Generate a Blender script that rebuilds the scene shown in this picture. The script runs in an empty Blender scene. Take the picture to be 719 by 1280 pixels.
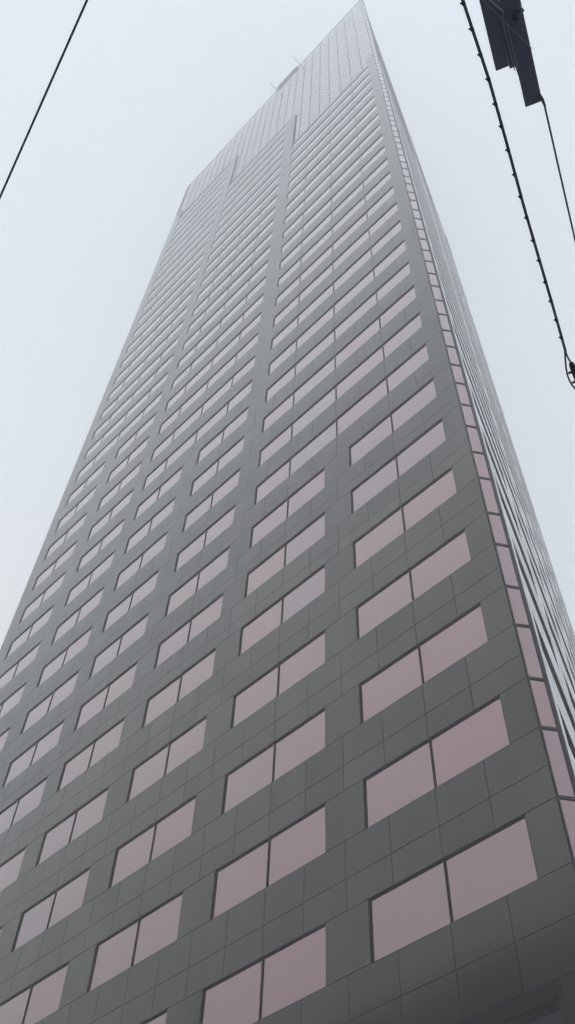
import bpy, bmesh, math, random
from mathutils import Vector, Matrix
random.seed(7)
rad = math.radians
SC = bpy.context.scene
COL = SC.collection

# ------------------------------------------------------------------ camera
cam_d = bpy.data.cameras.new("camera")
cam = bpy.data.objects.new("camera", cam_d)
COL.objects.link(cam)
RIGHT = Vector((0.70241097, 0.711106, 0.03077494))
DOWN = Vector((-0.57334922, 0.59090057, -0.56754487))
FWD = Vector((-0.42176949, 0.38100496, 0.82276711))
M = Matrix((RIGHT, -DOWN, -FWD)).transposed().to_4x4()
M.translation = Vector((10.205, -17.704, 1.60))
cam.matrix_world = M
cam_d.sensor_fit = 'VERTICAL'
cam_d.sensor_height = 36.0
cam_d.lens = 1194.93 / 1280 * 36.0
cam_d.clip_start = 0.05
cam_d.clip_end = 3000
SC.camera = cam

# ------------------------------------------------------------------ sky, sun, exposure
SUN_EL, SUN_AZ = rad(42), rad(-75)          # veiled, low on the left, behind the street face; azimuth measured clockwise from +y
W = bpy.data.worlds.new("World")
SC.world = W
W.use_nodes = True
nt = W.node_tree
bg = nt.nodes["Background"]
sky = nt.nodes.new("ShaderNodeTexSky")
sky.sky_type = 'NISHITA'
sky.sun_disc = False
sky.sun_elevation = SUN_EL
sky.sun_rotation = SUN_AZ
sky.air_density = 1.0
sky.dust_density = 5.0
tc = nt.nodes.new("ShaderNodeTexCoord")
dot = nt.nodes.new("ShaderNodeVectorMath"); dot.operation = 'DOT_PRODUCT'
nt.links.new(tc.outputs["Generated"], dot.inputs[0])
dot.inputs[1].default_value = (-0.80, -0.05, -0.60)     # brighter towards the low west of the cloud deck
mr = nt.nodes.new("ShaderNodeMapRange")
mr.inputs[1].default_value = -0.95; mr.inputs[2].default_value = 0.25
nt.links.new(dot.outputs["Value"], mr.inputs[0])
ramp = nt.nodes.new("ShaderNodeValToRGB")
ramp.color_ramp.elements[0].color = (0.575, 0.635, 0.72, 1)
ramp.color_ramp.elements[1].color = (0.70, 0.79, 0.845, 1)
nt.links.new(mr.outputs[0], ramp.inputs[0])
gain = nt.nodes.new("ShaderNodeVectorMath"); gain.operation = 'SCALE'
gain.inputs["Scale"].default_value = 25
nt.links.new(ramp.outputs[0], gain.inputs[0])
mix = nt.nodes.new("ShaderNodeMixRGB")
mix.inputs[0].default_value = 0.92                       # the cloud deck hides most of the clear sky
nt.links.new(sky.outputs[0], mix.inputs[1])
nt.links.new(gain.outputs[0], mix.inputs[2])
nt.links.new(mix.outputs[0], bg.inputs[0])
bg.inputs[1].default_value = 0.10

sd = bpy.data.lights.new("sun", 'SUN')
sd.energy = 0.5; sd.angle = rad(40); sd.color = (1.0, 0.97, 0.93)
sun = bpy.data.objects.new("sun", sd)
COL.objects.link(sun)
sdir = Vector((math.sin(SUN_AZ) * math.cos(SUN_EL), math.cos(SUN_AZ) * math.cos(SUN_EL), math.sin(SUN_EL)))
sun.rotation_euler = sdir.to_track_quat('Z', 'Y').to_euler()

SC.view_settings.view_transform = 'Standard'
SC.view_settings.look = 'None'
SC.view_settings.gamma = 1
SC.view_settings.exposure = 0.0
SC.view_settings.use_curve_mapping = False
SC.cycles.use_denoising = True
SC.cycles.denoising_prefilter = 'ACCURATE'
SC.cycles.volume_bounces = 5
SC.cycles.max_bounces = 8
SC.cycles.use_adaptive_sampling = True
SC.cycles.adaptive_threshold = 0.008

# ------------------------------------------------------------------ helpers
class MB:
    """collects boxes, quads and tubes into ONE mesh"""
    def __init__(s): s.v = []; s.f = []; s.mi = []
    def quad(s, a, b, c, d, mi=0):
        n = len(s.v); s.v += [tuple(a), tuple(b), tuple(c), tuple(d)]; s.f.append((n, n+1, n+2, n+3)); s.mi.append(mi)
    def box(s, x0, x1, y0, y1, z0, z1, back=True, mi=0):
        n = len(s.v)
        s.v += [(x0,y0,z0),(x1,y0,z0),(x1,y1,z0),(x0,y1,z0),(x0,y0,z1),(x1,y0,z1),(x1,y1,z1),(x0,y1,z1)]
        fs = [(0,1,5,4),(1,2,6,5),(3,0,4,7),(0,3,2,1),(4,5,6,7)]
        if back: fs.append((2,3,7,6))
        for f in fs: s.f.append(tuple(n+i for i in f)); s.mi.append(mi)
    def tube(s, pts, r, seg=8, cap=True):
        pts = [Vector(p) for p in pts]; n0 = len(s.v); m = len(pts)
        rr = r if isinstance(r, (list, tuple)) else [r]*m
        ref = None
        for i, p in enumerate(pts):
            t = (pts[min(i+1, m-1)] - pts[max(i-1, 0)]).normalized()
            if ref is None:
                ref = t.cross(Vector((0,0,1)))
                if ref.length < 1e-3: ref = t.cross(Vector((1,0,0)))
            ref = (ref - t*ref.dot(t)).normalized(); bi = t.cross(ref)
            for k in range(seg):
                a = 2*math.pi*k/seg
                s.v.append(tuple(p + (ref*math.cos(a) + bi*math.sin(a))*rr[i]))
        for i in range(m-1):
            for k in range(seg):
                a, b = n0+i*seg+k, n0+i*seg+(k+1) % seg
                s.f.append((a, b, b+seg, a+seg)); s.mi.append(0)
        if cap:
            s.f.append(tuple(n0+k for k in reversed(range(seg)))); s.mi.append(0)
            s.f.append(tuple(n0+(m-1)*seg+k for k in range(seg))); s.mi.append(0)
    def build(s, name, mats, parent=None, smooth=False, bevel=0):
        me = bpy.data.meshes.new(name)
        me.from_pydata(s.v, [], s.f)
        for m in (mats if isinstance(mats, (list, tuple)) else [mats]): me.materials.append(m)
        me.polygons.foreach_set("material_index", s.mi)
        if smooth: me.polygons.foreach_set("use_smooth", [True]*len(me.polygons))
        me.update()
        o = bpy.data.objects.new(name, me)
        COL.objects.link(o)
        if parent: o.parent = parent
        if bevel:
            b = o.modifiers.new("bevel", 'BEVEL'); b.width = bevel; b.segments = 2; b.limit_method = 'ANGLE'
        return o

def empty(name, loc=(0,0,0), rz=0):
    o = bpy.data.objects.new(name, None); COL.objects.link(o)
    o.location = loc; o.rotation_euler = (0,0,rz); o.empty_display_size = 0.3
    return o
def tag(o, label=None, cat=None, group=None, kind=None):
    if label: o["label"] = label
    if cat: o["category"] = cat
    if group: o["group"] = group
    if kind: o["kind"] = kind
    return o

# ------------------------------------------------------------------ materials
def new_mat(name):
    m = bpy.data.materials.new(name); m.use_nodes = True
    return m, m.node_tree, m.node_tree.nodes["Principled BSDF"]
def simple(name, col, rough=0.5, metal=0.0, spec=0.5, noise=0.0, scale=5.0):
    m, t, b = new_mat(name)
    b.inputs["Base Color"].default_value = (*col, 1)
    b.inputs["Roughness"].default_value = rough
    b.inputs["Metallic"].default_value = metal
    b.inputs["Specular IOR Level"].default_value = spec
    if noise:
        c = t.nodes.new("ShaderNodeTexCoord"); n = t.nodes.new("ShaderNodeTexNoise")
        n.inputs["Scale"].default_value = scale; n.inputs["Detail"].default_value = 6
        t.links.new(c.outputs["Object"], n.inputs["Vector"])
        r = t.nodes.new("ShaderNodeMapRange")
        r.inputs[3].default_value = 1-noise; r.inputs[4].default_value = 1+noise
        t.links.new(n.outputs[0], r.inputs[0])
        h = t.nodes.new("ShaderNodeVectorMath"); h.operation = 'SCALE'
        h.inputs[0].default_value = col
        t.links.new(r.outputs[0], h.inputs["Scale"]); t.links.new(h.outputs[0], b.inputs["Base Color"])
    return m

def granite_mat():
    m, t, b = new_mat("grey_granite")
    N, L = t.nodes.new, t.links.new
    c = N("ShaderNodeTexCoord")
    geo = N("ShaderNodeNewGeometry")
    # speckle of the stone
    n1 = N("ShaderNodeTexNoise"); n1.inputs["Scale"].default_value = 11; n1.inputs["Detail"].default_value = 4; n1.inputs["Roughness"].default_value = .7
    L(c.outputs["Object"], n1.inputs["Vector"])
    # broad weathering and rain streaks (stretched along the height)
    mp = N("ShaderNodeMapping"); mp.inputs["Scale"].default_value = (1.6, 1.6, 0.12)
    L(c.outputs["Object"], mp.inputs["Vector"])
    n2 = N("ShaderNodeTexNoise"); n2.inputs["Scale"].default_value = 1.3; n2.inputs["Detail"].default_value = 5
    L(mp.outputs[0], n2.inputs["Vector"])
    n3 = N("ShaderNodeTexNoise"); n3.inputs["Scale"].default_value = 0.35; n3.inputs["Detail"].default_value = 3
    L(c.outputs["Object"], n3.inputs["Vector"])
    def rng(src, lo, hi, a=0.3, z=0.7):
        r = N("ShaderNodeMapRange"); L(src, r.inputs[0])
        r.inputs[1].default_value = a; r.inputs[2].default_value = z
        r.inputs[3].default_value = lo; r.inputs[4].default_value = hi
        return r.outputs[0]
    def mul(a, bb):
        k = N("ShaderNodeMath"); k.operation = 'MULTIPLY'; L(a, k.inputs[0]); L(bb, k.inputs[1]); return k.outputs[0]
    f = mul(rng(n1.outputs[0], .72, 1.28), rng(n2.outputs[0], .78, 1.18))
    f = mul(f, rng(n3.outputs[0], .92, 1.08))
    f = mul(f, rng(geo.outputs["Random Per Island"], .84, 1.16, 0, 1))
    s = N("ShaderNodeVectorMath"); s.operation = 'SCALE'
    s.inputs[0].default_value = GRANITE
    L(f, s.inputs["Scale"]); L(s.outputs[0], b.inputs["Base Color"])
    L(rng(geo.outputs["Random Per Island"], .10, .17, 0, 1), b.inputs["Roughness"])
    b.inputs["IOR"].default_value = 1.78
    L(mul(mul(rng(n2.outputs[0], .37, .52), rng(n1.outputs[0], .72, 1.28)), rng(geo.outputs["Random Per Island"], .88, 1.12, 0, 1)), b.inputs["Specular IOR Level"])
    b.inputs["Specular Tint"].default_value = (1.0, 0.955, 0.91, 1)
    return m
GRANITE = (0.030, 0.020, 0.014)
m_granite = granite_mat()

def glass_mat(name, col, rough=0.04, var=0.05):
    """coated mirror glass"""
    m, t, b = new_mat(name)
    N, L = t.nodes.new, t.links.new
    geo = N("ShaderNodeNewGeometry"); oi = N("ShaderNodeObjectInfo")
    ad = N("ShaderNodeMath"); ad.operation = 'ADD'
    L(geo.outputs["Random Per Island"], ad.inputs[0]); L(oi.outputs["Random"], ad.inputs[1])
    fr = N("ShaderNodeMath"); fr.operation = 'FRACT'; L(ad.outputs[0], fr.inputs[0])
    r = N("ShaderNodeMapRange"); L(fr.outputs[0], r.inputs[0])
    r.inputs[3].default_value = 0.0; r.inputs[4].default_value = 1.0
    mx = N("ShaderNodeMixRGB"); L(r.outputs[0], mx.inputs[0])
    c = Vector(col)
    mx.inputs[1].default_value = (c[0]*(1+var), c[1]*(1-var*.6), c[2]*(1-var*.6), 1)     # rosier batch
    mx.inputs[2].default_value = (c[0]*(1-var*.5), c[1]*(1+var*.2), c[2]*(1+var*.8), 1)  # greyer, more mauve batch
    L(mx.outputs[0], b.inputs["Base Color"])
    b.inputs["Metallic"].default_value = 1.0
    b.inputs["Coat Weight"].default_value = 1.0
    b.inputs["Coat Roughness"].default_value = 0.02
    b.inputs["Coat IOR"].default_value = 1.5
    b.inputs["Roughness"].default_value = rough
    # faint unevenness of the sheets
    tcn = N("ShaderNodeTexCoord"); n = N("ShaderNodeTexNoise"); n.inputs["Scale"].default_value = 0.7; n.inputs["Detail"].default_value = 1
    L(tcn.outputs["Object"], n.inputs["Vector"])
    bp = N("ShaderNodeBump"); bp.inputs["Strength"].default_value = 0.05; bp.inputs["Distance"].default_value = 0.05
    L(n.outputs[0], bp.inputs["Height"]); L(bp.outputs[0], b.inputs["Normal"])
    return m
m_glass = glass_mat("rose_mirror_glass", (0.345, 0.238, 0.246), 0.04, 0.05)
m_lobby = glass_mat("dark_blue_glass", (0.09, 0.14, 0.20))
m_frame = simple("dark_bronze_metal", (0.010, 0.009, 0.011), 0.7, 0.0, 0.12)
m_cornerframe = simple("aubergine_metal", (0.028, 0.025, 0.033), 0.5, 0.0, 0.3)
m_lobbyframe = simple("brown_bronze_panel", (0.007, 0.005, 0.007), 0.6, 0.0, 0.12, 0.08, 3)
m_joint = simple("joint_sealant", (0.03, 0.031, 0.031), 0.9, 0, 0.1)
m_mullion = simple("grey_mullion_metal", (0.13, 0.12, 0.125), 0.5, 0.0, 0.3)
m_core = simple("roof_membrane", (0.12, 0.12, 0.12), 0.9)
m_steel = simple("galvanised_steel", (0.10, 0.105, 0.11), 0.5, 0.6)

# ------------------------------------------------------------------ setting: ground, road, pavement
g = MB(); g.quad((-300,-300,0),(300,-300,0),(300,300,0),(-300,300,0))
tag(g.build("ground", simple("asphalt_ground", (0.05,0.05,0.052), 0.9, 0,.3, .2, 2)), kind="structure")
def slab(name, x0,x1,y0,y1,z0,z1,m):
    b = MB(); b.box(x0,x1,y0,y1,z0,z1); return tag(b.build(name, m, bevel=.015), kind="structure")
m_pave = simple("concrete_paving", (0.16,0.157,0.15), 0.85, 0,.3, .12, 1.5)
m_kerb = simple("kerb_stone", (0.32,0.31,0.30), 0.8, 0,.3, .1, 4)
slab("pavement", -75, 5.2, -4.5, -0.02, 0.004, 0.13, m_pave)
slab("kerb", -75, 5.2, -4.7, -4.504, 0.004, 0.135, m_kerb)
slab("pavement", -75, 60, -24, -15.0, 0.004, 0.13, m_pave)
slab("kerb", -75, 60, -14.996, -14.8, 0.004, 0.135, m_kerb)
rd = MB(); rd.quad((-75,-14.79,.006),(60,-14.79,.006),(60,-4.71,.006),(-75,-4.71,.006))
tag(rd.build("road", simple("road_asphalt", (0.045,0.045,0.047), 0.85, 0,.3, .2, 3)), kind="structure")
mk = MB()
for i in range(-12, 10): mk.quad((i*6,-9.83,.011),(i*6+3,-9.83,.011),(i*6+3,-9.71,.011),(i*6,-9.71,.011))
tag(mk.build("road_marking", simple("white_road_paint", (0.75,0.75,0.72), 0.6)), kind="structure")


# ------------------------------------------------------------------ unseen blocks added to shade the lower tower and street haze
m_brick = simple("dark_brick", (0.09, 0.06, 0.05), 0.85, 0, .3, .2, 3)
m_stone = simple("brown_stone", (0.13, 0.115, 0.10), 0.8, 0, .3, .15, 2)
m_dkglass = simple("dark_window_glass", (0.02, 0.025, 0.03), 0.08, 0, .5)
def block(name, label, x0, x1, y0, y1, h, m, fl=4.0, bay=4.0):
    t = empty(name, (x0, y0, 0)); tag(t, label, "building")
    w, x1, y1 = MB(), x1-x0, y1-y0
    w.box(0, x1, 0, y1, .14, h); w.build("wall", m, t)
    c = MB(); c.box(-.35, x1+.35, -.35, y1+.35, h+.003, h+.8); c.build("cornice", m, t)
    g = MB(); n = int((h-2)/fl)
    for k in range(n):
        z0 = 1.2 + k*fl
        nx, ny = int(x1/bay), int(y1/bay)
        for i in range(nx):
            a = (i+.5)*x1/nx
            g.box(a-.9, a+.9, y1-.05, y1+.04, z0, z0+2.1); g.box(a-.9, a+.9, -.04, .05, z0, z0+2.1)
        for i in range(ny):
            a = (i+.5)*y1/ny
            g.box(x1-.05, x1+.04, a-.9, a+.9, z0, z0+2.1); g.box(-.04, .05, a-.9, a+.9, z0, z0+2.1)
    o = g.build("window", m_dkglass, t); o["kind"] = "stuff"
block("brick_shade_block", "unseen dark brick block added behind the viewer to shade the lower facade", -70, -14, -60, -27, 32, m_brick)
block("tall_shade_block", "unseen tall brown stone block added further back to shade the lower facade", -60, 30, -95, -62, 56, m_stone)
block("low_shade_block", "unseen low brown stone block added right behind the viewer for shade", -12, 24, -60, -26.5, 8, m_stone)
block("corner_shade_block", "unseen dark brick block added diagonally over the crossing for shade", 34, 70, -60, -26, 30, m_brick)
block("west_shade_block", "unseen dark brick block added beyond the left end of the tower for shade", -120, -76, -4, 40, 50, m_brick)

# ------------------------------------------------------------------ the tower
Z0 = 14.8825                                       # height of the first sill in view above the pavement
SILL = [0.378,4.481,8.563,12.631,16.763,20.638,24.446,28.231,32.031,35.829,39.602,43.388,47.274,51.166,55.034,58.904,62.757,
        66.603,70.450,74.304,78.187,82.088,85.996,89.911,93.835,97.766,101.702]
while len(SILL) < 40: SILL.append(SILL[-1] + 3.935)
SILL = [z + Z0 for z in SILL]
WH = 1.84                                          # window height
ROOF = 157.3 + Z0
GLAZE_TOP = ROOF - 1.1
WR = [0.0, -6.88, -13.69, -20.19, -26.40, -33.20]  # right edge of each bay's window
WL = [-5.27, -12.05, -18.54, -25.0, -31.46, -38.40]
UL, UR = -40.0, 0.97                               # ends of the granite face
SECT = [(0, 7, 26), (2, 11, 30), (4, 15, 34)]      # first bay, first floor with the wide window, last granite floor
DEPTH = 0.07
GAP = 0.012
LOBBY_TOP = -2.0 + Z0

tower = empty("office_tower", (0,0,0))
tag(tower, "tall grey granite office tower with rose mirror windows, its top lost in fog", "skyscraper")

def bay_joints(i):
    m = (WR[i]+WL[i])/2
    return m
def openings():
    """every window opening: (u0, u1, z0, z1, [mullion u])"""
    out = []
    for n in range(len(SILL)):
        z0, z1 = SILL[n], SILL[n]+WH
        for b, merge, last in SECT:
            if n > last: continue
            if n < merge:
                for i in (b, b+1): out.append((WL[i], WR[i], z0, z1, [bay_joints(i)]))
            else:
                out.append((WL[b+1], WR[b], z0, z1, [bay_joints(b+1), (WL[b]+WR[b+1])/2, bay_joints(b)]))
    return out
def sect_top(b): return SILL[[s for s in SECT if s[0] == b][0][2]] + WH + 0.30

# vertical joint lines over the whole face
VJ = []
for i in range(6):
    m = bay_joints(i); nxt = (WL[i]+WR[i+1])/2 if i < 5 else None
    prv = (WL[i-1]+WR[i])/2 if i > 0 else None
    VJ.append(m)
    VJ.append((m+prv)/2 if prv is not None else m+1.72)
    VJ.append((m+nxt)/2 if nxt is not None else m-1.72)
    if nxt is not None: VJ.append(nxt)
VJ = sorted(VJ)

def facade(parent, both_ends=True):
    """granite cladding in local coordinates: u along x, height along z, outside towards -y"""
    mb = MB()
    def panel(u0, u1, z0, z1):
        if u1-u0 < .05 or z1-z0 < .05: return
        mb.box(u0+GAP, u1-GAP, 0, .018, z0+GAP, z1-GAP, back=False)
    def row(u0, u1, z0, z1, joints=True):
        xs = [u0] + [j for j in (VJ if joints else []) if u0+.25 < j < u1-.25] + [u1]
        for a, b in zip(xs, xs[1:]): panel(a, b, z0, z1)
    # the last floor of granite over each span of the face (sections and the piers between them)
    spans = [(UL, WL[5], 35), (WL[5], WR[4], 34), (WR[4], WL[3], 34), (WL[3], WR[2], 30), (WR[2], WL[1], 30), (WL[1], WR[0], 26), (WR[0], UR, 26)]
    def tops(k):
        u0, u1, last = spans[k]
        if k == 0: return SILL[35]+WH+.3
        if k == len(spans)-1: return SILL[27]+WH+.3
        return SILL[last]+WH+.3
    # spandrels, floor by floor
    runs = [(spans[k][0], spans[k][1], tops(k)) for k in range(len(spans))]
    for n in range(-1, 39):
        lo = SILL[n]+WH if n >= 0 else LOBBY_TOP
        hi = SILL[n+1]
        midz = hi-1.27 if n >= 0 else (lo+hi)/2
        # neighbouring runs of equal fate are clad together so joints fall on the module, not on run ends
        cur = None; groups = []
        for u0, u1, top in runs:
            st = 2 if hi <= top+.01 else (1 if lo < top-.05 else 0)
            if cur and cur[2] == st and (st == 2): cur[1] = u1
            else:
                cur = [u0, u1, st, top]; groups.append(cur)
        for u0, u1, st, top in groups:
            if st == 2:
                row(u0, u1, lo, midz); row(u0, u1, midz, hi)
            elif st == 1:
                row(u0, u1, lo, min(top, hi))
    # window rows: the stone between the openings
    for n in range(0, 40):
        z0, z1 = SILL[n], SILL[n]+WH
        ops = sorted([o for o in OPEN if abs(o[2]-z0) < .01])
        def stone(a, b):
            for u0, u1, top in runs:
                lo, hi = max(a, u0), min(b, u1)
                if hi-lo > .04 and z1 <= top+.01: panel(lo, hi, z0, z1)
        x = UL
        for o in ops:
            if o[0] > x+.01: stone(x, o[0])
            x = o[1]
        if ops and x < UR: stone(x, UR)
        if not ops:
            for k in (0, 2, 4, 6):
                if z1 <= tops(k)+.01: panel(spans[k][0], spans[k][1], z0, z1)
    # ground storeys: piers between tall lobby openings
    xs = UL
    for i in reversed(range(6)):
        for a, b in ((0.16, 4.4), (4.4, 8.6), (8.6, LOBBY_TOP)): panel(xs, WL[i], a, b)
        xs = WR[i]
    for a, b in ((0.16, 4.4), (4.4, 8.6), (8.6, LOBBY_TOP)): panel(xs, UR, a, b)
    clad = mb.build("granite_cladding", m_granite, parent)
    # backing wall 18 mm behind the stone (shows as the joints), left open at the windows
    bk = MB(); y = .018
    def bq(u0, u1, z0, z1): bk.box(u0, u1, y+.001, y+.10, z0, z1, back=True)
    for k, (u0, u1, last) in enumerate(spans):
        top = tops(k)
        if k in (1, 3, 5):
            b = {1: 4, 3: 2, 5: 0}[k]; s = [q for q in SECT if q[0] == b][0]
            z = LOBBY_TOP
            for n in range(0, s[2]+1):
                bq(u0, u1, z, SILL[n])
                if n < s[1]: bq(WR[b+1]+.001, WL[b]-.001, SILL[n]+.001, SILL[n]+WH-.001)
                z = SILL[n]+WH
            bq(u0, u1, z, top)
            bq(WR[b+1]+.001, WL[b]-.001, 0.15, LOBBY_TOP-.002)
        else: bq(u0+.001, u1-.001, 0.15, top)
    w = bk.build("backing_wall", m_joint, parent)
    # reveals where the stone steps back to the crown glazing
    rv = MB()
    for u, za, zb in ((WL[1]-.003, sect_top(0), sect_top(2)), (WR[0]+.003, sect_top(0), tops(6)), (WL[3]-.003, sect_top(2), sect_top(4))):
        rv.box(u-.03, u+.03, .02, .26, za, zb)
    for k, (u0, u1, last) in enumerate(spans): rv.box(u0+.004, u1-.004, .021, .26, tops(k)-.06, tops(k)-.004)
    rv.build("reveal_trim", m_frame, parent)
    # crown glazing, set back behind the stone
    gp, gm = MB(), MB()
    G0, G1 = .17, .36
    cols = [UL+.02] + [j for j in VJ] + [UR-.02]
    cols = [c for k, c in enumerate(cols) if k == 0 or c-cols[k-1] > .3]
    def top_at(u):
        for u0, u1, t in runs:
            if u0 <= u <= u1: return t
        return runs[-1][2]
    zz = []
    for n in range(26, 39): zz += [SILL[n]+WH, SILL[n+1]]
    zz += [GLAZE_TOP]
    for a, b in zip(cols, cols[1:]):
        t = min(top_at(a+.05), top_at(b-.05), top_at((a+b)/2))
        last = None
        for za, zb in zip(zz, zz[1:]):
            if zb < t: continue
            gp.box(a+.02, b-.02, G0, G0+.03, max(za, t-.25)+.02, zb-.02, back=True)
            gm.box(a+.026, b-.026, G0-.03, G0-.001, zb-.04, zb+.04)
        gm.box(a-.025, a+.025, G0-.05, G0+.05, t-.2, GLAZE_TOP)
    gm.box(cols[-1]-.03, cols[-1]+.03, G0-.09, G0+.05, tops(6)-.2, GLAZE_TOP)
    cg = gp.build("crown_glazing", m_glass, parent)
    gm.build("mullion", m_mullion, cg)
    # roof coping
    cp = MB(); cp.box(UL, UR, .16, .62, GLAZE_TOP+.01, ROOF)
    cp.build("roof_coping", m_mullion, parent)

OPEN = openings()

def window_mesh(ops):
    """(glass, frame) mesh builders for a list of openings, local coordinates"""
    gl, fr = MB(), MB()
    e = .004
    for u0, u1, z0, z1, mu in ops:
        us = [u0] + sorted(mu) + [u1]
        for a, b in zip(us, us[1:]):
            t = random.uniform(-.002, .002); s = random.uniform(-.002, .002)
            A, B = a+.012, b-.012; C, D = z0+.012, z1-.012
            gl.quad((A, DEPTH+t, C), (B, DEPTH+s, C), (B, DEPTH+s+t, D), (A, DEPTH, D))
        # lining of the reveal
        fr.box(u0+e, u1-e, .006, DEPTH+.05, z1-.014, z1-.001)
        fr.box(u0+e, u1-e, .012, DEPTH+.05, z0+.001, z0+.014)
        fr.box(u0+.001, u0+.014, .006, DEPTH+.05, z0+.015, z1-.015)
        fr.box(u1-.014, u1-.001, .012, DEPTH+.05, z0+.015, z1-.015)
        # glazing beads and mullions
        fr.box(u0+.015, u1-.015, DEPTH-.02, DEPTH+.02, z1-.026, z1-.016)
        fr.box(u0+.015, u1-.015, DEPTH-.02, DEPTH+.02, z0+.016, z0+.036)
        for q in [u0+.022, u1-.024]: fr.box(q-.006, q+.008, DEPTH-.02, DEPTH+.02, z0+.038, z1-.028)
        for q in mu: fr.box(q-.027, q+.027, DEPTH-.035, DEPTH+.02, z0+.037, z1-.027)
    return gl, fr

def place(ops, parent, stuff=False):
    gl, fr = window_mesh(ops)
    w = gl.build("window", m_glass, parent); f = fr.build("window_frame", m_frame, w)
    if stuff: w["kind"] = "stuff"; f["kind"] = "stuff"
    return w

# --- street face
facade(tower)
# the second face, past the narrow glazed corner of the sharp end of the plan
PHI, THETA, WC = rad(55.7), rad(111.5), 0.62
E = Vector((UR + WC*math.cos(PHI), WC*math.sin(PHI), 0))
SIDE_L = UR - UL
# local u of the side face runs from the corner (u = UR) away to u = UL; mirror x so outside stays -y
side_mat = Matrix.Translation(E) @ Matrix.Rotation(THETA, 4, 'Z') @ Matrix.Diagonal((-1, 1, 1, 1)) @ Matrix.Translation(Vector((-UR, 0, 0)))

def apply_side(o):
    o.data.transform(side_mat)          # a true mirrored copy in world space
    o.data.flip_normals()
def face_area(o, side):
    """size of an opening in the picture, 0 outside it"""
    pts = []
    for u, z in ((o[0], o[2]), (o[1], o[2]), (o[1], o[3]), (o[0], o[3])):
        p = Vector((u, 0, z))
        if side: p = side_mat @ p
        q = p - M.translation
        d = q.dot(FWD)
        if d < .1: return 0
        pts.append((q.dot(RIGHT)/d*1195, q.dot(DOWN)/d*1195))
    cx, cy = sum(p[0] for p in pts)/4, sum(p[1] for p in pts)/4
    inside = any(abs(p[0]) < 359.5 and abs(p[1]) < 640 for p in pts)
    if not inside: return 0
    return abs(sum(pts[i][0]*pts[(i+1) % 4][1]-pts[(i+1) % 4][0]*pts[i][1] for i in range(4)))/2

rank = sorted(OPEN, key=lambda o: -face_area(o, False))
rank = rank[:99]
chosen = set(id(o) for o in rank)
for o in rank: place([o], tower)
rest_main = [o for o in OPEN if id(o) not in chosen]

before = set(bpy.data.objects)
facade(tower)
side_objs = [o for o in bpy.data.objects if o not in before]
for o in side_objs: apply_side(o)
# the windows left over on both faces are one part
gl, fr = window_mesh(rest_main)
gs, fs = window_mesh(OPEN)
for src, dst in ((gs, gl), (fs, fr)):
    n = len(dst.v)
    dst.v += [tuple(side_mat @ Vector(p)) for p in src.v]
    dst.f += [tuple(n+i for i in reversed(f)) for f in src.f]; dst.mi += src.mi
w = gl.build("window", m_glass, tower); f = fr.build("window_frame", m_frame, w)
w["kind"] = "stuff"; f["kind"] = "stuff"

# --- lobby openings on both faces
def lobby(i, side):
    u0, u1 = WL[i], WR[i]; fr, gl = MB(), MB()
    z0, z1 = .16, LOBBY_TOP; y = .02
    fr.box(u0+.002, u1-.002, y, y+.10, z1-.36, z1-.002)
    fr.box(u0+.002, u0+.13, y, y+.10, z0, z1-.361)
    fr.box(u1-.13, u1-.002, y, y+.10, z0, z1-.361)
    fr.box(u0+.131, u1-.131, y+.101, y+.5, z1-.40, z1-.30)      # dark return above the glass
    fr.box(u0+.131, u1-.131, y, y+.10, z0, z0+.35)
    xs = [u0+.13] + [bay_joints(i)] + [u1-.13]
    for a, b in zip(xs, xs[1:]):
        for za, zb in ((z0+.36, 4.0), (4.06, 8.0), (8.06, z1-.41)):
            gl.box(a+.03, b-.03, y+.22, y+.25, za, zb)
    fr.box(xs[1]-.04, xs[1]+.04, y+.16, y+.26, z0+.352, z1-.402)
    for z in (4.0, 8.0): fr.box(u0+.132, u1-.132, y+.17, y+.26, z, z+.06)
    g = gl.build("lobby_window", m_lobby, tower); h = fr.build("window_frame", m_lobbyframe, g)
    if side: apply_side(g); apply_side(h)
for i in range(6): lobby(i, False); lobby(i, True)

# --- glazed corner between the two faces
cd = Vector((math.cos(PHI), math.sin(PHI), 0)); cn = Vector((math.sin(PHI), -math.cos(PHI), 0))
def cbox(mb, s0, s1, d0, d1, z0, z1):
    """box along the corner face: s across it, d outwards"""
    P = [Vector((UR,0,0)) + cd*s + cn*d for s, d in ((s0,d1),(s1,d1),(s1,d0),(s0,d0))]
    n = len(mb.v)
    for z in (z0, z1): mb.v += [(p.x, p.y, z) for p in P]
    for f in [(0,1,5,4),(1,2,6,5),(3,0,4,7),(0,3,2,1),(4,5,6,7),(2,3,7,6)]: mb.f.append(tuple(n+i for i in f)); mb.mi.append(0)
zs = [.2, 4.2, 8.3, LOBBY_TOP-.0]
for z in SILL: zs += [z, z+WH]
zs = [z for z in zs if z < GLAZE_TOP-.5] + [GLAZE_TOP]
cf = MB()
cbox(cf, .012, .055, -.08, .03, .15, GLAZE_TOP)
cbox(cf, WC-.115, WC-.004, -.08, .03, .15, GLAZE_TOP)
for z in zs: cbox(cf, .056, WC-.116, -.06, .026, z-.05, z+.04)
cf.build("corner_frame", m_cornerframe, tower)
for za, zb in zip(zs, zs[1:]):
    p = MB(); cbox(p, .057, WC-.117, -.04, -.005, za+.041, zb-.051)
    p.build("corner_window", m_glass, tower)
cp = MB(); cbox(cp, .0, WC, -.3, .0, GLAZE_TOP+.01, ROOF); cp.build("roof_coping", m_mullion, tower)

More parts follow.
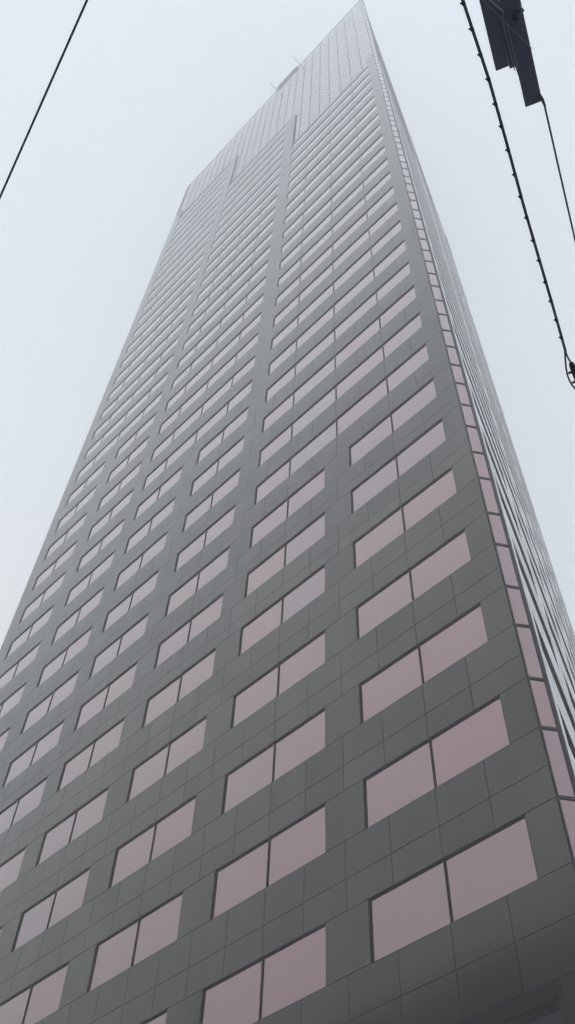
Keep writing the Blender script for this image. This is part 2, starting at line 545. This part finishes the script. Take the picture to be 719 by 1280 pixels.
# --- inner core, roof and the two hidden faces
def pt(u, y): return Vector((u, y, 0))
far_vec = Vector((math.cos(THETA), math.sin(THETA), 0))*SIDE_L
c0 = Vector((UL+.02, .42, 0)); c1 = Vector((UR-.25, .42, 0)); c2 = Vector((E.x-.62, E.y+.35, 0)) 
c3 = Vector((E.x-.62, E.y+.35, 0)) + far_vec; c4 = Vector((UL+.02, .42, 0)) + far_vec
hull = [c0, c1, c2, c3, c4]
b = MB(); n = len(hull)
for z in (.1, ROOF-.6): b.v += [(p.x, p.y, z) for p in hull]
for i in range(n):
    j = (i+1) % n; b.f.append((i, j, n+j, n+i)); b.mi.append(0)
b.f.append(tuple(range(n, 2*n))); b.mi.append(0)
b.build("inner_core", m_core, tower)
end = MB()
F = E + far_vec; Lc = Vector((UL, 0, 0)); H = Lc + far_vec
def wall(mb, A, B):
    """stone wall from A to B with bands of openings left to its panel joints"""
    d = (B-A); L = d.length; d.normalize(); nrm = Vector((d.y, -d.x, 0))
    k = max(1, round(L/1.72)); st = L/k
    zz = [.15, 4.4, 8.6, LOBBY_TOP]
    for z in SILL: zz += [z, z+WH]
    zz.append(ROOF)
    for i in range(k):
        for za, zb in zip(zz, zz[1:]):
            if zb-za < .1: continue
            P = A+d*(i*st+GAP); Q = A+d*((i+1)*st-GAP); m0 = len(mb.v)
            for p in (P, Q, Q-nrm*.03, P-nrm*.03): mb.v.append((p.x, p.y, za+GAP))
            for p in (P, Q, Q-nrm*.03, P-nrm*.03): mb.v.append((p.x, p.y, zb-GAP))
            for f in [(0,1,5,4),(1,2,6,5),(3,0,4,7),(0,3,2,1),(4,5,6,7)]: mb.f.append(tuple(m0+q for q in f)); mb.mi.append(0)
wall(end, H, Lc + Vector((0,0,0)))
wall(end, F, H)
end.build("rear_wall", m_granite, tower)

# --- window-cleaning davits and the rail between them on the roof edge
rl = MB(); rl.box(-17.6, -12.9, -.12, .12, ROOF-.35, ROOF+.12)
rl.build("cleaning_rail", m_steel, tower, bevel=.03)
for u in (-18.1, -12.5):
    d = MB()
    d.tube([(u, .9, ROOF-.5), (u, .9, ROOF+.9), (u, .6, ROOF+1.2), (u, -1.5, ROOF+1.3)], .06)
    d.tube([(u, -1.45, ROOF+1.3), (u, -1.45, ROOF+.9)], .03)
    d.build("roof_davit", m_steel, tower)

# ------------------------------------------------------------------ overhead wires
m_cable = simple("black_cable_sheath", (0.09, 0.115, 0.15), 0.6, 0, .3)
m_cast = simple("dark_cast_fitting", (0.045, 0.055, 0.08), 0.55, 0, .35)
m_box = simple("navy_painted_sheet", (0.20, 0.235, 0.40), 0.6, 0, .25, .1, 6)
m_pale = simple("pale_wire", (0.5, 0.47, 0.55), 0.6, 0, .3)
m_white = simple("white_wire", (0.75, 0.76, 0.78), 0.5, 0, .3)
m_lens = simple("signal_hood", (0.15, 0.18, 0.29), 0.3, 0, .5)

def catenary(A, B, sag, n=60):
    A, B = Vector(A), Vector(B)
    return [A.lerp(B, i/n) - Vector((0,0,4*sag*(i/n)*(1-i/n))) for i in range(n+1)]

# plain cable crossing the sky on the left
cA, cB = Vector((8.802,-18.157,7.6)), Vector((7.538,-17.868,7.6)); cd_ = (cB-cA).normalized()
mb = MB(); mb.tube([cA - cd_*9, cB + cd_*14], .0068, 10)
tag(mb.build("overhead_cable", m_cable, smooth=True), "plain single black cable crossing the open sky left of the tower", "cable")

# cable with clips on the right, ending in a clamp with a slack loop
K = [Vector(p) for p in ((10.266,-16.845,6.6),(10.137,-16.49,6.6),(10.022,-16.214,6.6),(9.88,-15.879,6.6),(9.667,-15.352,6.6),(9.549,-15.066,6.6))]
d0 = (K[0]-K[1]).normalized()
path = [K[0]+d0*14] + [K[0]+d0*(1.2)] + K
cab = empty("clipped_cable", K[0])
tag(cab, "thick black cable studded with small clips, right of the tower, splitting at a clamp", "cable")
def rel(p, o): return Vector(p) - o
mb = MB(); mb.tube([rel(p, K[0]) for p in path], .0060, 10); mb.build("wire_bundle", m_cable, cab, smooth=True)
mb = MB(); mb.tube([rel(p, K[0]) + Vector((.006,.003,.004)) for p in path], .0028, 8); mb.build("strand", m_cable, cab, smooth=True)
# clips every 12 cm or so
acc, L = 0, 0
seg = [(K[i], K[i+1]) for i in range(len(K)-1)]
tot = sum((b-a).length for a, b in seg)
def along(s):
    for a, b in seg:
        l = (b-a).length
        if s <= l: return a.lerp(b, s/l), (b-a).normalized()
        s -= l
    return seg[-1][1], (seg[-1][1]-seg[-1][0]).normalized()
s = .015
while s < tot-.01:
    p, t = along(s); sd_ = Vector((-t.y, t.x, 0))
    mb = MB()
    q = rel(p, K[0])
    mb.tube([q-t*.009, q-t*.006, q+t*.006, q+t*.009], [.0075,.0098,.0098,.0075], 10)
    mb.tube([q, q+sd_*.0135+Vector((0,0,-.004)) - t*.006], [.0040,.0046], 8)
    mb.tube([q, q-sd_*.0095], .004, 6)
    mb.build("cable_clip", m_cast, cab)
    s += random.choice((.112, .122, .13, .118))

# dead-end insulator
T0 = K[-1]; t = (K[-1]-K[-2]).normalized(); sd_ = Vector((-t.y, t.x, 0)); up = Vector((0,0,1))
ins = empty("strain_insulator", T0)
tag(ins, "dark finned insulator clamp with a slack loop of wire at the right picture edge", "insulator")
def P(a, b, c=0): return t*a - sd_*b + up*c       # b positive to the picture's right
mb = MB(); mb.tube([P(0,0), P(.035,.004), P(.075,.012)], [.006,.005,.005], 8); mb.build("tail_wire", m_cable, ins, smooth=True)
mb = MB(); pr = [(.072,.006),(.080,.016),(.10,.020),(.13,.021),(.165,.022),(.20,.022),(.24,.024),(.262,.018),(.30,.010)]
mb.tube([P(a, .012+(a-.072)*.10) for a, r in pr], [r*.85 for a, r in pr], 14); mb.build("insulator_body", m_cast, ins, smooth=True)
for a in (.137, .205):
    mb = MB(); q = P(a, .012+(a-.072)*.10)
    mb.tube([q, q+sd_*.024+t*-.002, q+sd_*.036], [.009,.008,.006], 8); mb.build("clamp_lug", m_cast, ins)
mb = MB()
lp = [P(-.01,-.002), P(.03,-.009), P(.08,-.018), P(.14,-.024), P(.18,-.022), P(.22,-.014), P(.27,.004), P(.33,.03), P(.42,.06)]
mb.tube(lp, .0052, 8); mb.build("slack_loop", m_cable, ins, smooth=True)
mb = MB(); q0 = P(.29,.034); mb.tube([q0, q0+t*6+Vector((0,0,.0))], .006, 8); mb.build("span_wire", m_cable, ins, smooth=True)

# ------------------------------------------------------------------ housing hung on the third wire
SCL = 1.35
CAMP = M.translation
O0 = Vector((10.264,-16.037,7.2)); O0 = CAMP + (O0-CAMP)*SCL
ax = Vector((-.403,.915,0)).normalized(); bx = Vector((.915,.403,0)).normalized()
sig = empty("overhead_signal", O0)
tag(sig, "dark navy two-panel signal housing with round hood, hung under the right wire", "signal")
def Q(a, b, c=0): return ax*(a*SCL) + bx*(b*SCL) + up*(c*SCL)
def slabq(mb, a0, a1, b0, b1, z0, z1, skew=0.0):
    n = len(mb.v)
    for z in (z0, z1):
        for a, b in ((a0,b0),(a1,b0+skew*-1),(a1,b1+skew*-1),(a0,b1)): mb.v.append(tuple(Q(a,b,z)))
    for f in [(3,2,1,0),(4,5,6,7),(0,1,5,4),(1,2,6,5),(2,3,7,6),(3,0,4,7)]: mb.f.append(tuple(n+i for i in f)); mb.mi.append(0)
mb = MB(); slabq(mb, -1.7, -.255, -.178, -.108, .0, .02, .021); mb.build("side_panel", m_box, sig, bevel=.002)
mb = MB(); slabq(mb, -1.7, -.020, -.072, .018, -.006, .02, .023); mb.build("side_panel", m_box, sig, bevel=.002)
# ribs between the panels
for o in (0, .016):
    mb = MB(); mb.tube([Q(-.47,-.108+o,-.012), Q(-.225,-.108+o,-.012)], .0042, 8); mb.build("rib", m_pale, sig)
mb = MB(); slabq(mb, -1.7, -.24, -.112, -.070, -.002, .018, .015); mb.build("spine", m_box, sig)
mb = MB()
n = 0; A_ = [Q(-.245,-.10,.0), Q(-.16,-.092,.0), Q(-.235,-.08,.0)]
mb.v = [tuple(p) for p in A_] + [tuple(p+up*.012) for p in A_]; mb.f = [(0,2,1),(3,4,5),(0,1,4,3),(1,2,5,4),(2,0,3,5)]; mb.mi = [0]*5
mb.build("gusset", m_steel, sig)
# round hood
mb = MB(); cen = Q(-.488,-.035,0)
ring = 28; r0, r1, h = .040*SCL, .032*SCL, .065*SCL
for k in range(ring+1):
    a = math.pi*(-.15) + math.pi*1.5*k/ring
    dv = ax*math.cos(a+2.2) + bx*math.sin(a+2.2)
    for r, z in ((r0, -.006), (r0*.96, -h), (r1*.92, -h), (r1, -.006)): mb.v.append(tuple(cen + dv*r + up*z))
for k in range(ring):
    for i in range(4): mb.f.append((k*4+i, k*4+(i+1) % 4, k*4+4+(i+1) % 4, k*4+4+i)); mb.mi.append(0)
mb.f += [(3,2,1,0), (ring*4, ring*4+1, ring*4+2, ring*4+3)]; mb.mi += [0, 0]
mb.build("signal_hood", m_lens, sig, smooth=True)
mb = MB(); mb.tube([cen-up*.008, cen-up*.014, cen-up*.022, cen-up*.026], [r1*.95, r1*.9, r1*.6, r1*.15], 20); mb.build("signal_lens", m_lens, sig, smooth=True)
mb = MB(); mb.tube([Q(-.408,-.018,-.006), Q(-.408,-.018,-.016)], .004, 10); mb.build("bolt", m_white, sig)
# thin tie wire and the two pale wires above the rib
mb = MB(); mb.tube([Q(-.66,-.205,-.03), Q(-.300,.000,-.03)], .0028, 8); mb.build("tie_wire", m_pale, sig)
mb = MB(); mb.tube([Q(-.66,-.188,-.025), Q(-.525,-.096,-.025)], .0052, 8); mb.build("stay_wire", m_white, sig)
mb = MB(); mb.tube([Q(-.66,-.150,-.025), Q(-.575,-.100,-.025)], .0042, 8); mb.build("stay_wire", m_white, sig)
mb = MB(); mb.tube([Q(-.525,-.096,-.02), Q(-.475,-.108,-.018)], .004, 8); mb.build("hook", m_pale, sig)
mb = MB(); mb.tube([Q(-.060,-.012,-.004), Q(-.028,-.004,-.01), Q(.015,.004,0)], [.009,.012,.008], 8); mb.build("wire_clamp", m_cast, sig)
# the wire it hangs on
mb = MB(); mb.tube([Q(-.02,.002,.003), Q(.807,.0,.003), Q(9,-.02,.003)], .0075, 8)
w3 = mb.build("suspension_wire", m_cable, smooth=True); w3.location = O0
tag(w3, "thin dark wire running down from the navy housing to the right edge", "wire")

# ------------------------------------------------------------------ the air: low cloud and fog
hz = MB(); hz.box(-305, 305, -305, 305, -1.0, ROOF+6)
hm = bpy.data.materials.new("fog_air"); hm.use_nodes = True
t_ = hm.node_tree; t_.nodes.clear()
out = t_.nodes.new("ShaderNodeOutputMaterial"); pv = t_.nodes.new("ShaderNodeVolumePrincipled")
pv.inputs["Color"].default_value = (0.985, 0.968, 0.955, 1)
pv.inputs["Density"].default_value = 0.0076
pv.inputs["Anisotropy"].default_value = 0.0
t_.links.new(pv.outputs[0], out.inputs["Volume"])
tag(hz.build("haze", hm), kind="stuff")
